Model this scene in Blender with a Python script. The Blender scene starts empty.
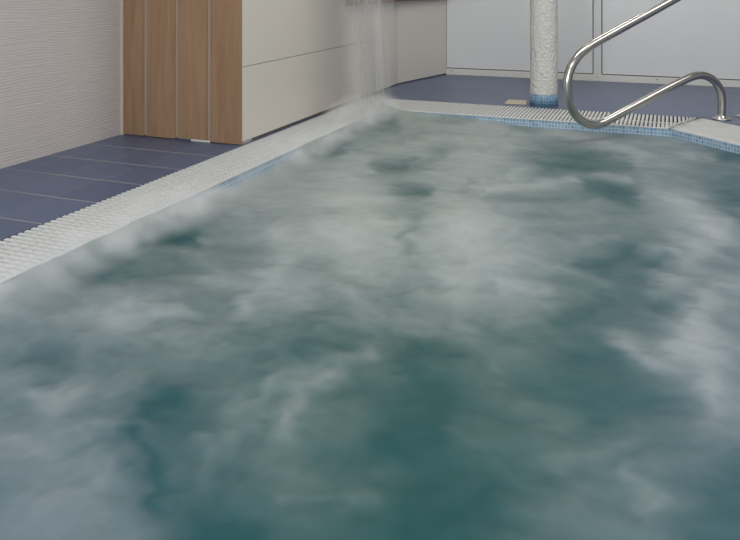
import bpy, bmesh, math, random
import numpy as np
from mathutils import Vector, noise

random.seed(4)
H = 0.80                       # height of the camera above the deck, metres
F = 762.0                      # focal length in pixels of the 740 px frame
YAW = math.atan(301.0 / F)
CA, SA = math.cos(YAW), math.sin(YAW)
HOR = -22.0
SC = bpy.context.scene
COL = SC.collection
FOAM_TEST = None

# ---------------------------------------------------------------- helpers
def W(u, v, z=0.0):
    return Vector((u * H, v * H, z * H))

def new_obj(name, bm, mat, parent=None, smooth=False):
    me = bpy.data.meshes.new(name)
    bmesh.ops.recalc_face_normals(bm, faces=bm.faces)
    bm.to_mesh(me); bm.free()
    o = bpy.data.objects.new(name, me); COL.objects.link(o)
    if mat: me.materials.append(mat)
    if smooth:
        for p in me.polygons: p.use_smooth = True
    if parent: o.parent = parent
    return o

def tag(o, label=None, cat=None, group=None, kind=None):
    if label: o['label'] = label
    if cat: o['category'] = cat
    if group: o['group'] = group
    if kind: o['kind'] = kind
    return o

def empty(name, loc, label, cat, group=None):
    o = bpy.data.objects.new(name, None); COL.objects.link(o)
    o.location = loc; o.empty_display_size = 0.1
    return tag(o, label, cat, group)

def part(name, bm, mat, root, smooth=False, label=None):
    """bm is in world coordinates: the part keeps its place under its thing"""
    o = new_obj(name, bm, mat, None, smooth)
    base = root.matrix_basis.translation.copy()
    r = root
    while r.parent:
        r = r.parent; base = base + r.matrix_basis.translation
    o.data.transform(__import__('mathutils').Matrix.Translation(-base))
    o.parent = root
    if label: o['label'] = label
    return o

def add_prism(bm, poly, z0, z1):
    a = [bm.verts.new((x, y, z0)) for x, y in poly]
    b = [bm.verts.new((x, y, z1)) for x, y in poly]
    n = len(poly)
    bm.faces.new(list(reversed(a))); bm.faces.new(b)
    for i in range(n):
        bm.faces.new((a[i], a[(i + 1) % n], b[(i + 1) % n], b[i]))

def add_box(bm, x0, x1, y0, y1, z0, z1):
    add_prism(bm, [(x0, y0), (x1, y0), (x1, y1), (x0, y1)], z0, z1)

def add_wall_box(bm, p, q, t, z0, z1):
    """box along p->q (2D), thickness t to the left of p->q"""
    p = Vector(p); q = Vector(q); d = (q - p).normalized(); n = Vector((-d.y, d.x)) * t
    add_prism(bm, [tuple(p), tuple(q), tuple(q + n), tuple(p + n)], z0, z1)

def bevel(bm, w, seg=2):
    bmesh.ops.bevel(bm, geom=list(bm.edges), offset=w, segments=seg, affect='EDGES', profile=0.5, clamp_overlap=True)

def tube(bm, pts, r, seg=16, cap=True):
    pts = [Vector(p) for p in pts]
    rings = []; nrm = None
    for i, p in enumerate(pts):
        t = (pts[min(i + 1, len(pts) - 1)] - pts[max(i - 1, 0)]).normalized()
        if nrm is None:
            nrm = t.orthogonal().normalized()
        nrm = (nrm - t * nrm.dot(t)).normalized()
        b = t.cross(nrm)
        rings.append([bm.verts.new(p + r * (math.cos(2*math.pi*k/seg) * nrm + math.sin(2*math.pi*k/seg) * b)) for k in range(seg)])
    for a, b in zip(rings, rings[1:]):
        for k in range(seg):
            bm.faces.new((a[k], a[(k+1) % seg], b[(k+1) % seg], b[k]))
    if cap:
        bm.faces.new(list(reversed(rings[0]))); bm.faces.new(rings[-1])

def lathe(bm, c, prof, seg=48):
    rings = [[bm.verts.new((c[0] + r*math.cos(2*math.pi*k/seg), c[1] + r*math.sin(2*math.pi*k/seg), c[2] + z)) for k in range(seg)] for r, z in prof]
    for a, b in zip(rings, rings[1:]):
        for k in range(seg):
            bm.faces.new((a[k], a[(k+1) % seg], b[(k+1) % seg], b[k]))
    bm.faces.new(list(reversed(rings[0]))); bm.faces.new(rings[-1])

def catmull(pts, n=8):
    pts = [Vector(p) for p in pts]; out = []
    for i in range(len(pts) - 1):
        p0 = pts[max(i-1, 0)]; p1 = pts[i]; p2 = pts[i+1]; p3 = pts[min(i+2, len(pts)-1)]
        for k in range(n):
            t = k / n
            out.append(0.5*((2*p1) + (p2-p0)*t + (2*p0-5*p1+4*p2-p3)*t*t + (3*p1-p0-3*p2+p3)*t**3))
    out.append(pts[-1]); return out

# ---------------------------------------------------------------- materials
class NT:
    def __init__(s, name):
        s.m = bpy.data.materials.new(name); s.m.use_nodes = True
        s.t = s.m.node_tree; s.t.nodes.clear()
        s.out = s.t.nodes.new('ShaderNodeOutputMaterial')
    def n(s, kind, **kw):
        nd = s.t.nodes.new('ShaderNode' + kind)
        ins = kw.pop('ins', {})
        for k, v in kw.items(): setattr(nd, k, v)
        for k, v in ins.items(): s.set(nd.inputs[k], v)
        return nd
    def set(s, sock, v):
        if isinstance(v, bpy.types.NodeSocket): s.t.links.new(v, sock)
        else: sock.default_value = v
    def math(s, op, a, b=None, c=None, clamp=False):
        nd = s.t.nodes.new('ShaderNodeMath'); nd.operation = op; nd.use_clamp = clamp
        s.set(nd.inputs[0], a)
        if b is not None: s.set(nd.inputs[1], b)
        if c is not None: s.set(nd.inputs[2], c)
        return nd.outputs[0]
    def mix(s, f, a, b):
        nd = s.t.nodes.new('ShaderNodeMix'); nd.data_type = 'RGBA'
        s.set(nd.inputs[0], f); s.set(nd.inputs[6], a); s.set(nd.inputs[7], b)
        return nd.outputs[2]
    def ramp(s, f, stops):
        nd = s.t.nodes.new('ShaderNodeValToRGB')
        while len(nd.color_ramp.elements) < len(stops): nd.color_ramp.elements.new(0.5)
        for e, (p, c) in zip(nd.color_ramp.elements, stops):
            e.position = p; e.color = c if len(c) == 4 else (*c, 1)
        s.set(nd.inputs[0], f); return nd.outputs[0]
    def xyz(s, scale=None):
        tc = s.n('TexCoord')
        return tc.outputs['Object']
    def sep(s, vec):
        return s.n('SeparateXYZ', ins={0: vec}).outputs
    def noise(s, vec, scale, detail=3, rough=0.5, stretch=None, dist=0.0):
        if stretch:
            vec = s.n('Mapping', ins={'Vector': vec, 'Scale': stretch}).outputs[0]
        return s.n('TexNoise', ins={'Vector': vec, 'Scale': scale, 'Detail': detail, 'Roughness': rough, 'Distortion': dist}).outputs[0]
    def bump(s, h, strength, dist=0.01):
        return s.n('Bump', ins={'Height': h, 'Strength': strength, 'Distance': dist}).outputs[0]
    def bsdf(s, col, rough=0.5, metal=0.0, spec=0.5, nrm=None, ior=1.45, coat=0.0):
        b = s.n('BsdfPrincipled', ins={'Base Color': col, 'Roughness': rough, 'Metallic': metal, 'Specular IOR Level': spec, 'IOR': ior, 'Coat Weight': coat})
        if nrm is not None: s.set(b.inputs['Normal'], nrm)
        return b
    def done(s, shader):
        s.t.links.new(shader.outputs[0], s.out.inputs['Surface']); return s.m

def C(r, g, b): return (r, g, b, 1.0)

def mat_plain(name, col, rough=0.5, metal=0.0, spec=0.5, var=0.06, scale=6.0):
    t = NT(name); p = t.xyz()
    n = t.noise(p, scale, 4)
    k = tuple(c * (1 - var) for c in col[:3]) + (1,)
    l = tuple(min(1, c * (1 + var)) for c in col[:3]) + (1,)
    return t.done(t.bsdf(t.mix(n, k, l), rough, metal, spec))

def line_mask(t, coord, origin, period, half):
    """1 on grout lines of a period along one coordinate"""
    f = t.math('FRACT', t.math('DIVIDE', t.math('SUBTRACT', coord, origin), period))
    d = t.math('MULTIPLY', t.math('MINIMUM', f, t.math('SUBTRACT', 1.0, f)), period)
    return t.math('LESS_THAN', d, half)

def cell_rand(t, x, y, ox, oy, px, py):
    fx = t.math('FLOOR', t.math('DIVIDE', t.math('SUBTRACT', x, ox), px))
    fy = t.math('FLOOR', t.math('DIVIDE', t.math('SUBTRACT', y, oy), py))
    cv = t.n('CombineXYZ', ins={0: fx, 1: fy}).outputs[0]
    return t.n('TexWhiteNoise', noise_dimensions='2D', ins={'Vector': cv}).outputs[0]

def mat_deck():
    t = NT('blue_deck_tiles'); p = t.xyz(); x, y, z = t.sep(p)
    pu, pv = .2555*H, .3147*H
    ou, ov = -3.137*H, 2.706*H
    gu = line_mask(t, x, ou, pu, .0016); gv = line_mask(t, y, ov, pv, .0034)
    wear = t.noise(p, 2.3, 3)
    rnd = cell_rand(t, x, y, ou, ov, pu, pv)
    mott = t.noise(p, 14, 4)
    base = t.mix(rnd, C(.070, .098, .178), C(.088, .120, .208))
    base = t.mix(t.math('MULTIPLY', mott, .4), base, C(.105, .135, .215))
    g = t.math('MAXIMUM', t.math('MULTIPLY', gu, t.math('MULTIPLY_ADD', wear, 2.6, -.78, clamp=True)), t.math('MULTIPLY', gv, t.math('MULTIPLY_ADD', wear, 1.6, .05, clamp=True)))
    col = t.mix(g, base, C(.34, .32, .31))
    h = t.math('SUBTRACT', t.math('MULTIPLY', mott, .1), t.math('MAXIMUM', gu, gv))
    return t.done(t.bsdf(col, t.math('MULTIPLY_ADD', g, .4, .36), nrm=t.bump(h, .25, .002)))

def mat_mosaic():
    t = NT('light_blue_mosaic'); p = t.xyz(); x, y, z = t.sep(p)
    s = .0180
    q = t.math('MULTIPLY', t.math('ADD', x, y), .7071)      # runs along a chamfer too
    geo = t.n('NewGeometry'); nx, ny, nz = t.sep(geo.outputs['True Normal'])
    side = t.math('GREATER_THAN', t.math('ABSOLUTE', nx), .9)
    diag = t.math('MULTIPLY', t.math('GREATER_THAN', t.math('ABSOLUTE', nx), .4), t.math('LESS_THAN', t.math('ABSOLUTE', nx), .9))
    h = t.math('ADD', t.math('MULTIPLY', side, y), t.math('MULTIPLY', t.math('SUBTRACT', 1, side), x))
    h = t.math('ADD', h, t.math('MULTIPLY', diag, t.math('MULTIPLY', x, .4142)))
    ga = line_mask(t, h, .003, s, .0016); gb = line_mask(t, z, -.004, s, .0016)
    g = t.math('MAXIMUM', ga, gb)
    r = cell_rand(t, h, z, .003, -.004, s, s)
    base = t.ramp(r, [(0, (.15, .28, .43)), (.5, (.22, .36, .50)), (1, (.32, .45, .56))])
    col = t.mix(g, base, C(.50, .57, .60))
    return t.done(t.bsdf(col, t.math('MULTIPLY_ADD', g, .5, .2), nrm=t.bump(t.math('SUBTRACT', 1, g), .3, .001)))

def mat_ring_mosaic(cx, cy):
    t = NT('column_blue_mosaic'); p = t.xyz(); x, y, z = t.sep(p)
    ang = t.math('MULTIPLY', t.math('ARCTAN2', y, x), .095)
    s = .02
    g = t.math('MAXIMUM', line_mask(t, ang, 0, s, .0016), line_mask(t, z, 0.001, s, .0016))
    r = cell_rand(t, ang, z, 0, .001, s, s)
    base = t.ramp(r, [(0, (.07, .19, .33)), (.5, (.12, .27, .42)), (1, (.20, .36, .50))])
    return t.done(t.bsdf(t.mix(g, base, C(.33, .42, .48)), .25))

def mat_ripple_wall():
    t = NT('rippled_plaster_tiles'); p = t.xyz(); x, y, z = t.sep(p)
    wob = t.noise(p, 3.0, 3, stretch=(1, 1, 2.0))
    zz = t.math('MULTIPLY_ADD', wob, .05, z)
    f = t.math('SINE', t.math('MULTIPLY', zz, 520.0))
    n2 = t.noise(p, 9.0, 4, .6, stretch=(1, .6, 18))
    hgt = t.math('MULTIPLY_ADD', n2, 1.8, t.math('MULTIPLY', f, .2))
    joint = line_mask(t, y, 2.52*H, 1.25*H, .002)
    hgt = t.math('SUBTRACT', hgt, t.math('MULTIPLY', joint, .6))
    col = t.mix(t.noise(p, 1.7, 3), C(.55, .505, .495), C(.60, .555, .545))
    return t.done(t.bsdf(col, .5, spec=.3, nrm=t.bump(hgt, .42, .003)))

def mat_panel(name, a, b, rough, seam_z=None):
    t = NT(name); p = t.xyz(); x, y, z = t.sep(p)
    col = t.mix(t.noise(p, 1.4, 2, stretch=(1, 1, .15)), a, b)
    nrm = None
    return t.done(t.bsdf(col, rough, spec=.45))

def mat_wood():
    t = NT('brown_wood'); p = t.xyz(); x, y, z = t.sep(p)
    info = t.n('ObjectInfo').outputs['Random']
    off = t.n('CombineXYZ', ins={0: t.math('MULTIPLY', info, 7), 1: info, 2: t.math('MULTIPLY', info, 13)}).outputs[0]
    q = t.n('VectorMath', operation='ADD', ins={0: p, 1: off}).outputs[0]
    g1 = t.noise(q, 9, 5, .6, stretch=(3.2, 3.2, .22), dist=.6)
    g2 = t.noise(q, 60, 3, .5, stretch=(4, 4, .12))
    g3 = t.noise(q, 3, 2, .5, stretch=(1, 1, .5))
    g = t.math('ADD', t.math('MULTIPLY', g1, .55), t.math('ADD', t.math('MULTIPLY', g2, .22), t.math('MULTIPLY', g3, .25)))
    col = t.ramp(g, [(.3, (.225, .130, .074)), (.5, (.305, .185, .108)), (.72, (.38, .24, .148))])
    return t.done(t.bsdf(col, .5, spec=.3, nrm=t.bump(g2, .15, .002)))

def mat_stucco():
    t = NT('rough_white_stucco'); p = t.xyz()
    n = t.noise(p, 52, 4, .6); v = t.n('TexVoronoi', ins={'Vector': p, 'Scale': 80}).outputs[0]
    h = t.math('ADD', n, t.math('MULTIPLY', v, .5))
    col = t.mix(n, C(.58, .56, .53), C(.80, .78, .74))
    return t.done(t.bsdf(col, .8, spec=.2, nrm=t.bump(h, 1.0, .012)))

def mat_steel():
    t = NT('brushed_stainless_steel'); p = t.xyz()
    n = t.noise(p, 30, 3)
    return t.done(t.bsdf(t.mix(n, C(.50, .48, .45), C(.58, .56, .53)), t.math('MULTIPLY_ADD', n, .1, .16), metal=1.0))

def mat_water():
    t = NT('bubbling_teal_water'); p = t.xyz(); x, y, z = t.sep(p)
    at = t.n('Attribute', attribute_name='foam').outputs['Fac']
    wl = t.n('Attribute', attribute_name='bluish').outputs['Fac']
    w1 = t.noise(p, 5.0, 6, .58, stretch=(1.0, 1.0, 1), dist=.7)
    w2 = t.noise(p, 22.0, 4, .55, stretch=(1.3, .7, 1), dist=.8)
    d = t.math('ADD', t.math('MULTIPLY', t.math('SUBTRACT', w1, .5), .34), t.math('MULTIPLY', t.math('SUBTRACT', w2, .5), .10))
    # wisps are strongest where foam is half dense
    amp = t.math('MULTIPLY', t.math('MULTIPLY', at, t.math('SUBTRACT', 1.15, at)), 3.2)
    f = t.math('ADD', at, t.math('MULTIPLY', d, t.math('ADD', amp, .05)), clamp=True)
    hue = t.noise(p, 1.3, 3)
    teal = t.mix(wl, C(.005, .066, .066), C(.011, .072, .096))
    teal = t.mix(t.math('MULTIPLY', hue, .3), teal, C(.006, .076, .068))
    foam = t.mix(wl, C(.40, .435, .42), C(.375, .405, .445))
    col = t.mix(f, teal, foam)
    rough = t.math('MULTIPLY_ADD', f, .32, .44)
    b = t.bsdf(col, rough, ior=1.33, spec=.4, nrm=t.bump(t.math('ADD', w1, t.math('MULTIPLY', w2, .1)), .10, .012))
    return t.done(b)

def mat_fall():
    t = NT('falling_water'); p = t.xyz()
    uvn = t.n('UVMap', uv_map='flow').outputs[0]
    u, v, _ = t.sep(uvn)
    info = t.n('ObjectInfo').outputs['Random']
    vec = t.n('CombineXYZ', ins={0: t.math('MULTIPLY_ADD', info, 9, u), 1: t.math('MULTIPLY', v, .16), 2: info}).outputs[0]
    n1 = t.noise(vec, 4.5, 4, .55); n2 = t.noise(vec, 22, 3, .5)
    s = t.math('ADD', t.math('MULTIPLY', n1, .75), t.math('MULTIPLY', n2, .25))
    a = t.n('MapRange', ins={0: s, 1: .30, 2: .72, 3: .16, 4: .60}).outputs[0]
    edge = t.math('MULTIPLY', t.math('MULTIPLY', u, t.math('SUBTRACT', 1, u)), 4.0, clamp=True)
    edge = t.math('POWER', edge, 1.3)
    a = t.math('MULTIPLY', t.math('MULTIPLY', a, edge), t.n('MapRange', interpolation_type='SMOOTHSTEP', ins={0: v, 1: .86, 2: 1.0, 3: 1.0, 4: .12}).outputs[0])
    tr = t.n('BsdfTransparent')
    b = t.bsdf(C(.60, .60, .58), .45, spec=.4)
    mx = t.n('MixShader', ins={0: a}); t.t.links.new(tr.outputs[0], mx.inputs[1]); t.t.links.new(b.outputs[0], mx.inputs[2])
    return t.done(mx)

def mat_mist(name, dens, scale, soft, seed, gap=False):
    """a puff of spray: scattering volume, densest in the middle of its own ellipsoid"""
    t = NT(name); p = t.n('TexCoord').outputs['Generated']
    q = t.n('VectorMath', operation='SUBTRACT', ins={0: p, 1: (.5, .5, .5)}).outputs[0]
    r = t.n('VectorMath', operation='LENGTH', ins={0: q}).outputs['Value']
    fall = t.n('MapRange', interpolation_type='SMOOTHSTEP', ins={0: r, 1: .5, 2: soft, 3: 0.0, 4: 1.0}).outputs[0]
    o = t.xyz()
    o = t.n('VectorMath', operation='ADD', ins={0: o, 1: (seed, seed*.3, 0)}).outputs[0]
    n = t.noise(o, scale, 3, .5)
    nn = t.n('MapRange', ins={0: n, 1: .36, 2: .66, 3: .15, 4: 1.0}).outputs[0]
    d = t.math('MULTIPLY', t.math('MULTIPLY', fall, nn), dens)
    if gap:                                       # the mist parts where the edge shows
        y = t.sep(t.xyz())[1]
        g = t.math('ABSOLUTE', t.math('SUBTRACT', y, .42*H))
        d = t.math('MULTIPLY', d, t.n('MapRange', interpolation_type='SMOOTHSTEP', ins={0: g, 1: .2*H, 2: .62*H, 3: .15, 4: 1.0}).outputs[0])
    v = t.n('VolumeScatter', ins={'Color': C(.96, .97, .97), 'Density': d})
    t.t.links.new(v.outputs[0], t.out.inputs['Volume'])
    return t.m

M = dict(
    deck=mat_deck(), mosaic=mat_mosaic(), ripple=mat_ripple_wall(), wood=mat_wood(), stucco=mat_stucco(),
    steel=mat_steel(), water=mat_water(), fall=mat_fall(),
    panel=mat_panel('cream_wall_panel', C(.63, .59, .54), C(.665, .625, .575), .30),
    gloss=mat_panel('white_gloss_panel', C(.67, .675, .68), C(.71, .71, .71), .22),
    white=mat_plain('white_plastic', C(.66, .645, .61), .45),
    grate=mat_plain('white_grating_plastic', C(.64, .65, .64), .45, scale=20),
    gap=mat_plain('dark_joint', C(.16, .155, .15), .7),
    gutter=mat_plain('grey_gutter', C(.24, .24, .235), .6),
    alu=mat_plain('pale_aluminium', C(.60, .60, .60), .4, .2),
    groove=mat_plain('pale_joint_filler', C(.36, .275, .21), .6),
    pale=mat_plain('pale_beige_tile', C(.56, .47, .37), .5),
    ceil=mat_plain('white_ceiling', C(.62, .62, .61), .8),
    wallplain=mat_plain('plain_white_wall', C(.58, .57, .55), .6),
    screw=mat_plain('screw_metal', C(.20, .19, .18), .4, .6),
    ledge=mat_plain('dark_red_brown_wood', C(.135, .075, .055), .5, scale=12),
    dark=mat_plain('dark_seal', C(.05, .06, .08), .5),
)

# ---------------------------------------------------------------- setting
UL, VF, UR, VN = -2.05, 5.45, 0.90, 0.45          # pool edges (unit: camera heights)
CH = 0.90                                          # chamfer of the far right corner
WL, WF = 0.33, 0.49                                # grating widths left / far + chamfer
WALL_L, WALL_A, WALL_P = -3.268, 3.96, -2.38        # left wall, alcove end wall, panel wall
BEND = (-2.387, 6.75); CORN = (-2.17, 7.655); BK = (0.594, 7.73)
bd = (Vector(BK) - Vector(CORN)).normalized()
BR = Vector(CORN) + bd * 6.2                       # far right end of the back wall
CEIL = 3.2
V0, U1 = -3.0, BR.x

def S(p): return (p[0] * H, p[1] * H)

def off_pool(wl, wf):
    """outline of the pool pushed outwards, counter-clockwise from near left"""
    k = math.tan(math.radians(22.5)) * wf
    return [(UL - wl, VN - wf), (UR + wf, VN - wf), (UR + wf, VF - CH + k), (UR - CH + k, VF + wf), (UL - wl, VF + wf)]
POOL = off_pool(0, 0)
DECKHOLE = off_pool(WL, WF)

# floor: deck slab with the hole of pool and gutter
bm = bmesh.new()
outer = [(WALL_L, V0), (U1, V0), (U1, BR.y + .1), (CORN[0] - .3, BR.y + .1), (WALL_L, BR.y + .1)]
ov = [bm.verts.new(W(*p)) for p in outer]; iv = [bm.verts.new(W(*p)) for p in DECKHOLE]
ed = [bm.edges.new((l[i], l[(i+1) % len(l)])) for l in (ov, iv) for i in range(len(l))]
res = bmesh.ops.triangle_fill(bm, use_beauty=True, edges=ed)
def inside(c, poly):
    r = False
    for i in range(len(poly)):
        a, b = poly[i], poly[i-1]
        if (a[1] > c[1]) != (b[1] > c[1]) and c[0] < (b[0]-a[0])*(c[1]-a[1])/(b[1]-a[1]) + a[0]: r = not r
    return r
kill = [f for f in bm.faces if inside((f.calc_center_median().x / H, f.calc_center_median().y / H), DECKHOLE)]
bmesh.ops.delete(bm, geom=kill, context='FACES')
ex = bmesh.ops.extrude_face_region(bm, geom=list(bm.faces))
for v in ex['geom']:
    if isinstance(v, bmesh.types.BMVert): v.co.z -= .12
floor = tag(new_obj('floor', bm, M['deck']), 'blue grey tiled pool deck with pale grout', None, None, 'structure')

# pool basin: thick wall ring with mosaic face, gutter ledge behind it, bottom
bm = bmesh.new()
RIM = .012
def ring(bm, a, b, z0, z1):
    n = len(a)
    av = [[bm.verts.new((p[0]*H, p[1]*H, z)) for p in a] for z in (z0, z1)]
    bv = [[bm.verts.new((p[0]*H, p[1]*H, z)) for p in b] for z in (z0, z1)]
    for i in range(n):
        j = (i+1) % n
        bm.faces.new((av[1][i], av[1][j], bv[1][j], bv[1][i])); bm.faces.new((av[0][j], av[0][i], bv[0][i], bv[0][j]))
        bm.faces.new((av[0][i], av[0][j], av[1][j], av[1][i])); bm.faces.new((bv[0][j], bv[0][i], bv[1][i], bv[1][j]))
inn = POOL
ring(bm, off_pool(0, 0), off_pool(.06, .06), -.95/H, -.006/H)
basin = tag(new_obj('pool_basin', bm, M['mosaic']), 'light blue mosaic wall around the pool', None, None, 'structure')
bm = bmesh.new()
add_prism(bm, [S(p) for p in off_pool(.06, .06)], -1.0, -.95)
new_obj('basin_floor', bm, M['mosaic'], basin)
bm = bmesh.new()
ring(bm, off_pool(.062, .062), off_pool(WL - .002, WF - .002), -.12/H, -.075/H)
new_obj('gutter', bm, M['gutter'], basin)

def wall(name, p, q, mat, t=.12, z1=CEIL, z0=0.0):
    bm = bmesh.new(); add_wall_box(bm, S(p), S(q), t, z0*H, z1*H)
    return tag(new_obj(name, bm, mat), None, None, None, 'structure')
wall('wall_left', (WALL_L, V0), (WALL_L, WALL_A + .14), M['ripple'])
wall('wall_alcove', (WALL_L, WALL_A + .02), (WALL_P - .012, WALL_A + .02), M['wallplain'], t=.08)
wall('wall_right', (U1, BR.y), (U1, V0), M['wallplain'])
wall('wall_front', (U1, V0), (WALL_L, V0), M['wallplain'])
wall('wall_back', (CORN[0], CORN[1] + .012), (BR.x, BR.y + .012), M['gap'])
bm = bmesh.new(); add_box(bm, (WALL_L - .1)*H, (U1 + .1)*H, (V0 - .1)*H, (BR.y + .2)*H, CEIL*H, CEIL*H + .1)
tag(new_obj('ceiling', bm, M['ceil']), None, None, None, 'structure')

# panel wall beside the pool: two courses of cream panels above a dark floor gap, bending before the corner
pw = bmesh.new()
add_wall_box(pw, S((WALL_P - .012, WALL_A)), S((BEND[0] - .012, BEND[1])), .10, 0, CEIL*H)
add_wall_box(pw, S((BEND[0] - .012, BEND[1])), S((CORN[0] - .012, CORN[1] + .05)), .10, 0, CEIL*H)
side = tag(new_obj('wall_side', pw, M['gap']), 'cream panelled wall along the pool', None, None, 'structure')
SEAM = .468
def course(name, pts, z0, z1):
    bm = bmesh.new()
    pts = [Vector(q) for q in pts]
    add_prism(bm, [S(q) for q in pts] + [S((q.x - .012, q.y)) for q in reversed(pts)], z0*H, z1*H)
    return new_obj(name, bm, M['panel'], side)
run1 = [(WALL_P, WALL_A - .004), (WALL_P, 6.147)]; run2 = [(WALL_P, 6.15), BEND, CORN]
course('lower_panel', run1, .022, SEAM - .0018)
course('upper_panel', run1, SEAM + .0018, CEIL)
course('end_panel', run2, .012, CEIL)

# ---------------------------------------------------------------- alcove wood cladding
cl = empty('wooden_cladding', W((WALL_L+WALL_P)/2, WALL_A, 0), 'brown wood plank cladding with pale joints in the alcove corner', 'wall cladding')
def u_on_v(px, v):
    k = (px - 370) / F          # x = k d ; u,v in camera heights
    # v = x SA + d CA
    d = v / (k*SA + CA); x = k*d
    return x*CA - d*SA
edges = [(125.2, 145), (147.6, 176.2), (178.6, 208.6), (211.2, 242.6)]
for a, b in edges:
    bm = bmesh.new()
    add_box(bm, u_on_v(a, WALL_A)*H, u_on_v(b, WALL_A)*H, (WALL_A - .012)*H, (WALL_A + .008)*H, (.012*H if 176 < a < 211 else .003), CEIL*H - .01)
    bevel(bm, .0012, 1)
    part('plank', bm, M['wood'], cl)
for a, b in ((145, 147.6), (176.2, 178.6), (208.6, 211.2)):
    bm = bmesh.new()
    add_box(bm, u_on_v(a, WALL_A)*H, u_on_v(b, WALL_A)*H, (WALL_A - .006)*H, (WALL_A + .008)*H, .012*H, CEIL*H - .01)
    part('joint_strip', bm, M['groove'], cl, label='pale strip between brown planks')
bm = bmesh.new()
add_box(bm, u_on_v(192, WALL_A)*H, u_on_v(211, WALL_A)*H, (WALL_A - .010)*H, (WALL_A + .008)*H, 0, .011*H)
part('sealing_strip', bm, M['white'], cl, label='white strip at the foot of the planks')
bm = bmesh.new()
add_box(bm, u_on_v(122.3, WALL_A)*H, u_on_v(124.8, WALL_A)*H, (WALL_A - .02)*H, (WALL_A + .008)*H, 0, CEIL*H - .01)
tag(new_obj('trim_1', bm, M['pale']), 'pale corner strip between plaster wall and planks', None, None, 'structure')

# ---------------------------------------------------------------- back wall panels, joint strip and baseboard
def vpx_back(px):
    k = (px - 370) / F
    # point on line CORN + s*bd with x = k d
    c = Vector(CORN)
    f = lambda p: (p.x*CA + p.y*SA) - k*(-p.x*SA + p.y*CA)
    f0 = f(c); f1 = f(c + bd)
    return -f0 / (f1 - f0)
nb = Vector((bd.y, -bd.x))                        # towards the pool
def back_box(bm, s0, s1, d0, d1, z0, z1):
    c = Vector(CORN)
    pts = [c + bd*s0 + nb*d0, c + bd*s1 + nb*d0, c + bd*s1 + nb*d1, c + bd*s0 + nb*d1]
    add_prism(bm, [S(p) for p in pts], z0*H, z1*H)
sj0, sj1 = vpx_back(593), vpx_back(602)
spans = [(.004, sj0 - .004, 'tall white gloss wall panel behind the rough column'),
         (sj1 + .004, 4.6, 'tall white gloss wall panel behind the steel handrail')]
for s0, s1, lab in spans:
    bm = bmesh.new(); back_box(bm, s0, s1, -.012, .004, .0715, CEIL - .01); bevel(bm, .0015, 1)
    tag(new_obj('wall_panel', bm, M['gloss']), lab, 'wall panel', 'white panels along the back wall')
bm = bmesh.new(); back_box(bm, sj0 + .006, sj1 - .006, -.012, .006, .063, CEIL - .01)
tag(new_obj('trim_2', bm, M['alu']), 'upright pale joint strip between the white back panels', None, None, 'structure')
bm = bmesh.new(); back_box(bm, .0, 6.1, -.012, .020, 0, .062); bevel(bm, .002, 2)
bb = tag(new_obj('baseboard_back', bm, M['white']), 'low white baseboard under the white panels', None, None, 'structure')
for px in (452, 597.5, 657):
    s = vpx_back(px); c = (Vector(CORN) + bd*s + nb*.021)
    bm = bmesh.new()
    cen = W(c.x, c.y, .042); ax = Vector((nb.x, nb.y, 0))
    tube(bm, [cen - ax*.002, cen + ax*.003], .0052, 12)
    new_obj('screw', bm, M['screw'], bb)

# ---------------------------------------------------------------- brown ledge on the wall behind the waterfall
bm = bmesh.new()
z0, z1, dp = .784, 1.12, .055
p = [(WALL_P + .004, 5.50), (BEND[0] + .004, BEND[1]), (CORN[0] + .004, CORN[1] - .01)]
q = [(WALL_P + dp, 5.52), (BEND[0] + dp, BEND[1] - .008), (CORN[0] + dp - .01, CORN[1] - .025)]
add_prism(bm, [S(x) for x in (p[0], q[0], q[1], q[2], p[2], p[1])], z0*H, z1*H)
bevel(bm, .004, 2)
tag(new_obj('wooden_ledge', bm, M['ledge']), 'dark brown wooden ledge along the cream wall behind the waterfall', 'ledge')

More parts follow.
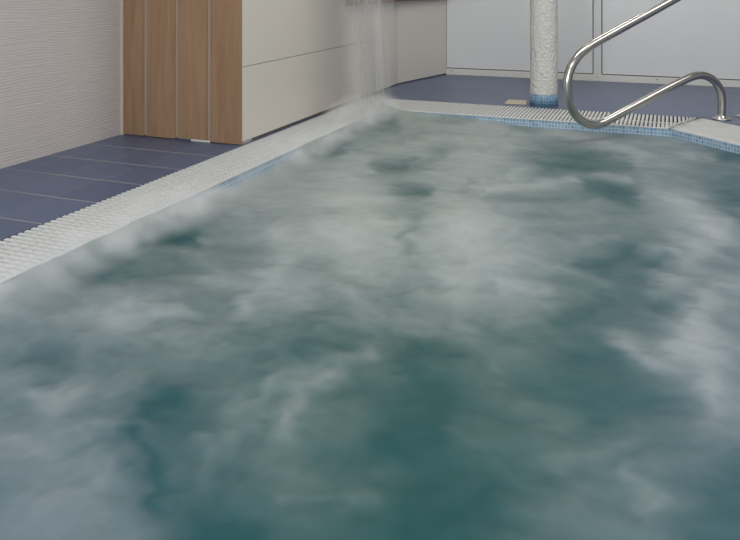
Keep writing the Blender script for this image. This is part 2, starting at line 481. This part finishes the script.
# ---------------------------------------------------------------- gratings
def grating(name, label, a0, a1, b0, b1, pitch=.0268, frac=.62, cross=5, plain=None):
    """a0->a1 outer edge, b0->b1 inner edge (pool side); bars run from outer to inner edge"""
    a0, a1, b0, b1 = [Vector((x[0]*H, x[1]*H)) for x in (a0, a1, b0, b1)]
    d = (a1 - a0).normalized(); nrm = Vector((-d.y, d.x))
    if nrm.dot(b0 - a0) < 0: nrm = -nrm
    wid = (b0 - a0).dot(nrm)
    g = .004
    s_b0 = (b0 - a0).dot(d); s_b1 = (b1 - a0).dot(d); s_a1 = (a1 - a0).length
    bm = bmesh.new()
    zt, zb = .0, -.030
    def lo(w): return s_b0 * w / wid
    def hi(w): return s_a1 + (s_b1 - s_a1) * w / wid
    def strip(s0, s1, w0, w1, z0, z1, ramp=0):
        pts = [a0 + d*s0[0] + nrm*w0, a0 + d*s1[0] + nrm*w0, a0 + d*s1[1] + nrm*w1, a0 + d*s0[1] + nrm*w1]
        add_prism(bm, [tuple(x) for x in pts], z0, z1)
    smin, smax = min(0, s_b0), max(s_a1, s_b1)
    n = int((smax - smin) / pitch)
    w0, w1 = g, wid - g
    seg = cross
    for i in range(n + 1):
        c = smin + (i + .5) * pitch
        for k in range(seg):                      # nubs along each bar
            wa = w0 + (w1 - w0) * k / seg; wb = w0 + (w1 - w0) * (k + 1) / seg - .005
            wm = .5 * (wa + wb)
            hp = pitch*frac/2
            sa = [max(c - hp, lo(q) + .004) for q in (wa, wb)]; sb = [min(c + hp, hi(q) - .004) for q in (wa, wb)]
            if max(sb[0] - sa[0], sb[1] - sa[1]) < .003: continue
            sb = [max(y_, x_ + .0006) for x_, y_ in zip(sa, sb)]
            strip(sa, sb, wa, wb, zb + .012, zt)
    # carrier rails under the bars and a border at both edges
    for k in range(seg):
        wm = w0 + (w1 - w0) * (k + 1) / seg - .0025
        wa, wb = wm - .010, min(wm + .010, w1)
        strip((lo(wa) + .003, lo(wb) + .003), (hi(wa) - .003, hi(wb) - .003), wa, wb, zb, zb + .014 + .010)
    for s, sgn in ((lo, 1), (hi, -1)):
        strip((s(w0) + (0.002 if sgn > 0 else -.014), s(w1) + (0.002 if sgn > 0 else -.014)),
              (s(w0) + (.014 if sgn > 0 else -.002), s(w1) + (.014 if sgn > 0 else -.002)), w0, w1, zb, zt)
    strip((lo(w1 - .012) + .003, lo(w1) + .003), (hi(w1 - .012) - .003, hi(w1) - .003), w1 - .012, w1, zb, zt - .001)
    o = new_obj(name, bm, M['grate'])
    return tag(o, label, 'grating', 'white gratings around the pool edge')
P, D = POOL, DECKHOLE
grating('pool_grating', 'white slotted grating along the left edge, beside the alcove deck', D[4], D[0], P[4], P[0], pitch=.0268, frac=.54, cross=6)
grating('pool_grating', 'white slotted grating along the far edge, before the column', D[3], D[4], P[3], P[4], pitch=.0215, frac=.60, cross=2)
grating('pool_grating', 'white slotted grating on the angled corner under the handrail foot', D[2], D[3], P[2], P[3], pitch=.0215, frac=.60, cross=2)

grating('pool_grating', 'white slotted grating along the right edge, nearest the right wall', D[1], D[2], P[1], P[2], pitch=.0262, cross=4)
# ---------------------------------------------------------------- column
cu, cv = -.934, 6.10; cr = .106*H
col = empty('column', W(cu, cv, 0), 'round rough white stucco column with blue mosaic foot', 'column')
bm = bmesh.new(); prof = [(cr*.98, .087*H)]
nz = 220
for i in range(nz + 1):
    prof.append((cr, (.089 + (CEIL - .10) * i / nz) * H))
lathe(bm, W(cu, cv, 0), prof, 96)
for v in bm.verts:
    c = W(cu, cv, 0); r = Vector((v.co.x - c.x, v.co.y - c.y, 0))
    n = noise.noise(v.co * 45) * .0022 + noise.noise(v.co * 110) * .0016
    v.co += r.normalized() * n
part('shaft', bm, M['stucco'], col, True)
bm = bmesh.new(); lathe(bm, W(cu, cv, 0), [(cr*1.03, 0), (cr*1.03, .086*H), (cr*.98, .090*H)], 64)
part('mosaic_base', bm, mat_ring_mosaic(cu*H, cv*H), col, True, 'blue mosaic band')

# small beige tile by the column foot
k = [(504.5, 104.0), (508.5, 100.2), (527, 101.2), (526, 105.0)]
def ground(px, py, z=0.0):
    d = F * (1 - z) / (py - HOR); x = (px - 370) / F * d
    return (x*CA - d*SA, x*SA + d*CA)
bm = bmesh.new(); add_prism(bm, [S(ground(*q)) for q in k], .0005, .006); bevel(bm, .001, 1)
tag(new_obj('floor_tile', bm, M['pale']), 'small loose beige tile on blue deck beside the column foot', 'tile')

# ---------------------------------------------------------------- handrail
fl = ground(721.5, 119.3)
fx, fd = fl[0]*CA + fl[1]*SA, -fl[0]*SA + fl[1]*CA
dx, dd = -.7071*CA - .7071*SA, .7071*SA - .7071*CA
def on_rail(px, py):
    kk = (px - 370) / F
    t = (fx - kk*fd) / (kk*dd*-1 + dx) * -1
    x, d = fx + t*dx, fd + t*dd
    z = 1 - (py - HOR) * d / F
    return W(x*CA - d*SA, x*SA + d*CA, z)
path = [(721.6, 118), (721.9, 108), (721.9, 99), (720.6, 91), (716.6, 83.5), (710.5, 78), (702.5, 75.2), (694.5, 76), (684, 80.2), (660, 92.4), (639, 103.7),
        (620, 113.8), (609, 119.7), (602, 123.2), (594.6, 124.6), (586, 122.8), (578.2, 117.6), (572.2, 109.6), (568.6, 100), (567.2, 89.5), (567.9, 77.5), (572, 65.5),
        (579, 55.4), (588, 47.6), (599.5, 40.5), (626.5, 25.6), (653.5, 10.9), (672.4, .4)]
pts = [on_rail(*q) for q in path]
dirn = (pts[-1] - pts[-4]).normalized()
end = pts[-1]
back = Vector((dirn.x, dirn.y, 0)).normalized()
run = 0.0
e1 = end + dirn * .42; e2 = e1 + back*.09 + Vector((0, 0, .02)); e3 = e2 + back*.06 + Vector((0, 0, -.06)); e4 = e3 + back*.012 + Vector((0, 0, -.12))
tail = [end + dirn*.2, e1, e2, e3, e4, Vector((e4.x, e4.y, .4)), Vector((e4.x, e4.y, .0))]
hr = empty('handrail', W(fl[0], fl[1], 0), 'bent stainless steel handrail looping over the pool corner', 'handrail')
bm = bmesh.new(); tube(bm, catmull([Vector((pts[0].x, pts[0].y, .001))] + pts[1:] + tail, 7), .0228, 20)
part('rail_tube', bm, M['steel'], hr, True)
for c in (Vector((pts[0].x, pts[0].y, 0)), Vector((e4.x, e4.y, 0))):
    bm = bmesh.new(); lathe(bm, c, [(.052, .0005), (.052, .006), (.047, .009), (.030, .012), (.0265, .022), (.0232, .024)], 40)
    part('floor_flange', bm, M['steel'], hr, True)

# ---------------------------------------------------------------- foam layout of the bubbling water
ROWS = {
 115: [(360,150),(420,150),(480,150),(540,135)],
 130: [(300,150),(330,140),(360,130),(400,132),(420,140),(480,150),(510,148),(540,128),(570,125),(600,136),(630,125),(660,132),(700,125),(735,112)],
 150: [(240,160),(280,145),(300,122),(330,120),(360,150),(400,145),(420,145),(450,146),(480,150),(510,140),(540,116),(570,112),(600,112),(630,128),(660,130),(690,124),(735,112)],
 170: [(200,150),(240,160),(270,158),(300,155),(330,152),(360,152),(395,120),(420,146),(450,150),(480,148),(510,138),(540,120),(580,108),(610,122),(660,128),(690,122),(735,112)],
 190: [(140,150),(180,145),(240,150),(270,152),(300,150),(330,152),(360,155),(400,126),(430,140),(450,146),(480,140),(510,134),(540,130),(570,126),(600,116),(625,104),(660,130),(690,134),(735,104)],
 210: [(80,150),(120,150),(180,130),(240,138),(270,140),(300,142),(330,152),(360,156),(400,134),(440,152),(480,150),(510,140),(540,122),(570,118),(600,112),(640,114),(670,140),(695,146),(735,112)],
 235: [(20,150),(60,150),(120,132),(180,110),(210,118),(240,124),(270,130),(300,142),(350,160),(390,148),(420,152),(450,158),(500,150),(540,124),(570,112),(600,106),(640,104),(680,142),(700,140),(735,116)],
 270: [(0,150),(40,132),(60,122),(120,116),(180,116),(210,124),(240,124),(270,136),(300,132),(360,148),(390,146),(420,144),(450,152),(480,150),(520,140),(560,116),(600,104),(640,94),(680,124),(735,124)],
 300: [(0,142),(30,130),(60,128),(120,120),(180,118),(240,120),(270,130),(300,126),(360,128),(390,126),(420,126),(450,130),(480,138),(520,132),(560,112),(600,95),(640,92),(670,105),(700,130),(740,120)],
 330: [(0,136),(60,130),(120,128),(180,126),(240,118),(300,116),(360,118),(420,114),(480,112),(520,108),(560,98),(600,86),(640,90),(670,118),(700,130),(740,112)],
 360: [(0,118),(30,110),(60,106),(120,102),(150,108),(180,116),(240,118),(270,108),(300,102),(340,118),(370,108),(400,94),(460,96),(520,92),(560,86),(600,84),(630,112),(660,104),(700,136),(740,112)],
 400: [(0,124),(60,122),(120,118),(150,106),(180,98),(240,112),(270,108),(300,112),(320,122),(345,100),(360,90),(420,84),(480,90),(540,90),(570,84),(600,82),(640,92),(680,116),(710,132),(740,114)],
 440: [(0,122),(60,118),(120,112),(150,90),(180,98),(210,106),(240,100),(270,98),(300,102),(330,96),(360,90),(420,76),(480,85),(540,88),(570,94),(600,98),(640,112),(680,92),(720,112)],
 480: [(0,124),(60,120),(120,112),(150,95),(200,98),(240,94),(270,96),(300,100),(350,104),(390,92),(420,80),(480,80),(520,88),(540,95),(570,100),(600,102),(630,106),(660,116),(700,112),(740,94)],
 520: [(0,124),(60,122),(120,114),(160,86),(200,75),(240,76),(300,86),(330,90),(360,88),(420,78),(480,78),(510,84),(540,92),(580,95),(620,96),(660,112),(700,104),(740,90)],
 560: [(0,122),(120,112),(180,76),(300,84),(420,78),(540,90),(660,106),(740,90)],
}
STROKES = [  # polyline, half width, lighter / darker
 ([(490,192),(530,188),(570,180),(600,175),(628,180)],3,14),([(545,126),(600,140),(640,155)],5,16),([(348,352),(328,374),(312,420)],8,18),
 ([(305,497),(345,498),(385,491)],5,9),([(560,472),(600,459),(650,450)],6,6),([(700,300),(690,340),(706,375),(700,412)],13,12),
 ([(622,335),(640,357),(662,368)],8,16),([(655,296),(692,268)],5,9),([(560,271),(602,278)],4,8),([(570,246),(612,240)],3,9),([(515,287),(552,290)],6,9),
 ([(95,322),(150,319),(192,311)],5,10),([(35,398),(82,394)],7,10),([(252,302),(268,275),(284,238)],8,13),([(200,258),(216,282)],7,8),
 ([(688,212),(706,232),(700,250)],11,14),([(655,480),(672,512)],8,10),([(252,398),(230,442)],8,7),([(212,430),(200,462)],7,7),([(335,352),(300,372),(285,392)],6,8),
 ([(345,205),(340,252)],20,12),([(478,205),(468,262)],26,9),([(412,200),(408,258)],12,-5),([(520,400),(560,420)],6,6),([(90,420),(150,420)],3,6),([(600,310),(560,318)],5,-6),
 ([(302,155),(342,152)],5,-20),([(385,166),(408,162)],5,-16),([(425,160),(442,154)],6,-10),([(393,190),(420,193)],5,-14),([(455,190),(476,182)],3,-10),
 ([(535,165),(590,164),(625,166)],7,-12),([(588,181),(620,189),(638,196)],6,-18),([(500,201),(562,200)],4,-9),([(718,156),(744,152)],5,-12),([(722,206),(744,199)],7,-12),
 ([(150,248),(172,243),(194,241)],5,-20),([(55,272),(120,262)],6,-9),([(85,288),(118,281)],4,-7),([(20,306),(62,300)],4,-7),([(130,428),(146,462),(140,492)],7,-9),
 ([(160,406),(192,398)],10,-7),([(656,302),(684,312)],6,-12),([(40,260),(0,300)],10,6),([(440,121),(470,124)],3,-10),([(365,125),(395,122)],6,-14),([(410,250),(408,225)],6,-9),
 ([(640,250),(610,262),(575,262)],4,-7),([(560,225),(600,222)],3,6),([(680,250),(660,262)],4,-8),
]
WATER_Z = -.058
nu, nv = 330, 520
vs = VN + (VF - VN) * np.linspace(0, 1, nv)**.92
vv = np.repeat(vs[:, None], nu, 1)
umax = np.minimum(UR, (VF + UR - CH) - vv)
uu = UL + (umax - UL) * np.linspace(0, 1, nu)[None, :]
def fbm(x, y, sc, seed, octs=4, sx=1.0, sy=1.0):
    out = np.empty(x.size)
    xf, yf = x.ravel()*sc*sx, y.ravel()*sc*sy
    for i in range(x.size):
        out[i] = noise.fractal(Vector((xf[i] + seed, yf[i] - seed*.7, seed*.31)), 1.0, 2.0, octs)
    return out.reshape(x.shape)
n1 = fbm(uu, vv, 2.2, 3.1, 4); n2 = fbm(uu, vv, 2.2, 17.7, 4); n3 = fbm(uu, vv, 4.5, 8.3, 4, 1.0, 1.5); n4 = fbm(uu, vv, 1.6, 29.4, 2)
n5 = fbm(uu + .22*n1, vv + .22*n2, 2.6, 41.3, 5, 1.0, 1.25)
n6 = fbm(uu + .16*n2 + .10*n3, vv + .16*n1, 5.2, 57.9, 4, 1.2, .8)
xx = uu*CA + vv*SA; dd_ = -uu*SA + vv*CA
PX = 370 + F*xx/dd_; PY = HOR + F*(1 - WATER_Z)/dd_
def layout(px, py):
    num = np.zeros(px.shape); den = np.zeros(px.shape) + 1e-9
    for y, row in ROWS.items():
        sy = 11 if y < 250 else 17 if y < 400 else 22
        gy = np.exp(-.5*((py - y)/sy)**2)
        for x, L in row:
            g = gy*np.exp(-.5*((px - x)/22.0)**2) + 1e-7*np.exp(-((px - x)**2 + 4*(py - y)**2)/90000.0)
            num += g*L; den += g
    L = num/den
    for pl, w, a in STROKES:
        best = np.full(px.shape, 1e9)
        for (x0, y0), (x1, y1) in zip(pl, pl[1:]):
            ex_, ey_ = x1-x0, y1-y0; t = np.clip(((px-x0)*ex_ + (py-y0)*ey_)/(ex_**2+ey_**2), 0, 1)
            best = np.minimum(best, (px-x0-t*ex_)**2 + (py-y0-t*ey_)**2)
        L += (1.45 if a < 0 else 1.2)*a*np.exp(-.5*best/w**2)
    return L
wx = 62.0/np.maximum(dd_, .8); wy = 30.0/np.maximum(dd_, .8)**1.5
L = layout(PX + (n1 + .55*n3)*wx, PY + (n2 + .5*n6)*wy)
fu, fv = ground(415, 200, WATER_Z)
ang = np.arctan2(uu - fu, fv - vv); rad = np.hypot(uu - fu, vv - fv)
n7 = fbm(ang*1.0 + .10*n3, rad*.30, 5.0, 71.0, 4)                # foam drawn outwards from the jets
fan = np.clip((rad - .35)/.8, 0, 1)*np.clip((PY - 210)/70, 0, 1)
mid = np.clip((L - 72)/30.0, .25, 1)
L += mid*(17*n5 + 8*(.35 - np.abs(n6)*1.6) + 4*n3 + 15*fan*n7)*np.clip(.72 + (PY - 230)/300.0, .72, 1) + 5*np.clip((L - 84)/30, -.6, 1)
L = np.where(L > 150, 150 + (L - 150)*.6, L)
# brightness a bare (0) and a fully foamed (1) patch shows at each distance -> foam cover
tt = np.clip((PY - 110)/430.0, 0, 1)
lin = lambda q: (np.maximum(q, 0)/255.0)**2.2
L0 = 82 - 5*tt
L1 = 168 + 12*tt
foam = np.clip((lin(L) - lin(L0))/(lin(L1) - lin(L0)), 0, 1)
if FOAM_TEST is not None: foam[:] = FOAM_TEST
bluish = np.clip(.12 + .35*np.clip((PY - 260)/250.0, 0, 1)*np.clip((330 - PX)/200.0, 0, 1) + .5*(np.abs(PX - 400)/370.0)**1.2 + .35*np.clip((PX-480)/260, 0, 1) + .12*n4, 0, 1)
hz = .011*n4 + .005*n3 + .014*(foam - .4)
def dome(px, py, r, h):
    u, v = ground(px, py, WATER_Z); return h*np.exp(-.5*((uu-u)**2 + (vv-v)**2)/r**2)
hz += dome(345, 225, .20, .030) + dome(470, 225, .24, .032)
edge_d = np.minimum(np.minimum(uu - UL, VF - vv), (VF + UR - CH - uu - vv)*.7071)
hz *= np.clip(edge_d/.25, .15, 1)
hz += .034*np.exp(-np.clip(VF - vv, 0, 9)/.12)*np.clip((-.95 - uu)/.5, 0, 1)       # surge below the waterfall corner
hz += (.044 + .012*n3)*np.exp(-np.clip(uu - UL, 0, 9)/.13)*np.clip(np.abs(vv - 3.5)/.4 - .6, 0, 1)          # water slops up against the left edge
me = bpy.data.meshes.new('pool_water')
co = np.stack([uu*H, vv*H, WATER_Z*H + hz], -1).reshape(-1, 3)
idx = np.arange(nu*nv).reshape(nv, nu)
quads = np.stack([idx[:-1, :-1], idx[:-1, 1:], idx[1:, 1:], idx[1:, :-1]], -1).reshape(-1, 4)
me.from_pydata(co.tolist(), [], quads.tolist())
for nm, arr in (('foam', foam), ('bluish', bluish)):
    a = me.attributes.new(nm, 'FLOAT', 'POINT'); a.data.foreach_set('value', arr.ravel().astype(np.float32))
me.polygons.foreach_set('use_smooth', [True]*len(me.polygons))
me.materials.append(M['water'])
wo = bpy.data.objects.new('pool_water', me); COL.objects.link(wo)
tag(wo, 'bubbling teal pool water streaked with white foam', 'water', None, 'stuff')

# ---------------------------------------------------------------- waterfall
wf = empty('waterfall', W(-2.0, 5.3, WATER_Z), 'translucent waterfall streaming down into the far left pool corner', 'waterfall')
wf['kind'] = 'stuff'
def sheet(v0t, v1t, v0b, v1b, ut, ub, zt, seed):
    bm = bmesh.new(); uvl = bm.loops.layers.uv.new('flow')
    na, nb_ = 60, 60; g = []
    for j in range(nb_ + 1):
        s = j/nb_                                   # 0 top .. 1 bottom
        z = zt + (WATER_Z + .004 - zt)*s
        fall = math.sqrt(s)
        row = []
        for i in range(na + 1):
            a = i/na
            v = (v0t + (v1t - v0t)*a)*(1 - fall) + (v0b + (v1b - v0b)*a)*fall
            u = ut + (ub - ut)*fall + .022*noise.noise(Vector((a*5 + seed, s*1.2, seed))) + .02*math.sin(a*math.pi)
            row.append(bm.verts.new(W(u, v, z)))
        g.append(row)
    for j in range(nb_):
        for i in range(na):
            f = bm.faces.new((g[j][i], g[j][i+1], g[j+1][i+1], g[j+1][i]))
            for lp, (a, b) in zip(f.loops, ((i, j), (i+1, j), (i+1, j+1), (i, j+1))): lp[uvl].uv = (a/na, b/nb_)
    return bm
for k_, (a, b, c, d, e, f_) in enumerate([(4.86, 6.15, 4.80, 5.42, -2.27, -2.02), (5.02, 6.30, 5.0, 5.43, -2.22, -1.95), (4.72, 5.95, 4.72, 5.43, -2.31, -2.035)]):
    part('water_sheet', sheet(a, b, c, d, e, f_, 1.26, 3.0 + 5*k_), M['fall'], wf, True)
# steel spout above the frame that feeds it
sp = empty('waterfall_spout', W(WALL_P, 5.45, 1.24), 'flat stainless steel spout feeding the waterfall from the wall', 'spout')
bm = bmesh.new(); add_box(bm, WALL_P*H, -2.20*H, 4.7*H, 6.3*H, 1.27*H, 1.33*H); bevel(bm, .004, 2)
part('spout_lip', bm, M['steel'], sp)

def puff(name, c, r, mat, label):
    bm = bmesh.new(); bmesh.ops.create_uvsphere(bm, u_segments=32, v_segments=20, radius=1)
    for v in bm.verts: v.co = Vector((v.co.x*r[0]*H, v.co.y*r[1]*H, v.co.z*r[2]*H))
    o = new_obj(name, bm, mat); o.location = W(*c)
    return tag(o, label, 'mist', None, 'stuff')
puff('spray_mist', (-2.08, 5.14, .025), (.27, .56, .15), mat_mist('spray_at_waterfall_foot', 26.0, 12, .05, 2.0), 'white spray mist at the waterfall foot')
puff('spray_mist', (-2.03, 3.0, -.005), (.27, 2.6, .062), mat_mist('spray_along_left_edge', 22.0, 10, .05, 5.0, True), 'low white mist along the left pool edge')

# ---------------------------------------------------------------- lights
def lamp(u, v, sx, sy, power, col=(1, .96, .90)):  # unseen ceiling lamps, added to light the room
    root = empty('added_ceiling_light', W(u, v, CEIL), 'added flat white ceiling lamp, out of view, lighting the pool room', 'lamp', 'added ceiling lamps')
    bm = bmesh.new(); add_box(bm, u*H - sx/2 - .02, u*H + sx/2 + .02, v*H - sy/2 - .02, v*H + sy/2 + .02, CEIL*H - .03, CEIL*H); bevel(bm, .004, 1)
    part('lamp_frame', bm, M['white'], root)
    l = bpy.data.lights.new('lamp_light', 'AREA'); l.shape = 'RECTANGLE'; l.size = sx; l.size_y = sy; l.energy = power; l.color = col
    lo = bpy.data.objects.new('lamp_light', l); COL.objects.link(lo); lo.location = W(u, v, CEIL) - Vector((0, 0, .034))
    return lo
lamp(-.9, 1.6, 1.2, .6, 17)
lamp(-.6, 4.3, 1.2, .6, 17)
lamp(1.6, 4.8, 1.0, 1.7, 20)
lamp(1.6, .6, .6, 1.2, 14)
lamp(-.6, -1.2, 1.2, .6, 22)  # stronger lamp added as fill from behind the camera
lamp(-.9, 6.6, 1.0, .4, 9)
# added window frame and cool fill light behind the camera, for surfaces facing it
wx0, wx1, wz0, wz1 = -2.9, 2.6, .45, 2.9
bm = bmesh.new()
for x0, x1, z0, z1 in ((wx0 - .08, wx1 + .08, wz0 - .08, wz0), (wx0 - .08, wx1 + .08, wz1, wz1 + .08), (wx0 - .08, wx0, wz0, wz1), (wx1, wx1 + .08, wz0, wz1), (-.19, -.11, wz0, wz1)):
    add_box(bm, x0*H, x1*H, V0*H, V0*H + .04, z0*H, z1*H)
tag(new_obj('added_window_1', bm, M['alu']), None, None, None, 'structure')
l = bpy.data.lights.new('added_window_fill', 'AREA'); l.shape = 'RECTANGLE'; l.size = (wx1 - wx0)*H; l.size_y = (wz1 - wz0)*H; l.energy = 95; l.color = (.86, .94, 1.0)
lo = bpy.data.objects.new('added_window_fill', l); COL.objects.link(lo); lo.location = W((wx0 + wx1)/2, V0 + .03, (wz0 + wz1)/2); lo.rotation_euler = (math.pi/2, 0, 0)
w = bpy.data.worlds.new('World'); SC.world = w; w.use_nodes = True
w.node_tree.nodes['Background'].inputs[0].default_value = (.7, .75, .8, 1); w.node_tree.nodes['Background'].inputs[1].default_value = .3

# ---------------------------------------------------------------- camera
cam = bpy.data.cameras.new('camera'); co_ = bpy.data.objects.new('camera', cam); COL.objects.link(co_)
co_.location = (0, 0, H); co_.rotation_euler = (math.pi/2, 0, YAW)
cam.sensor_fit = 'HORIZONTAL'; cam.sensor_width = 36; cam.lens = 36*F/740
cam.shift_y = -(270 - HOR)/740; cam.clip_start = .02; cam.clip_end = 60
SC.camera = co_
SC.view_settings.view_transform = 'Standard'; SC.view_settings.look = 'None'
SC.view_settings.exposure = 0.22; SC.view_settings.gamma = 1; SC.view_settings.use_curve_mapping = False
SC.cycles.use_denoising = True
SC.cycles.max_bounces = 8; SC.cycles.transparent_max_bounces = 12; SC.cycles.volume_bounces = 4
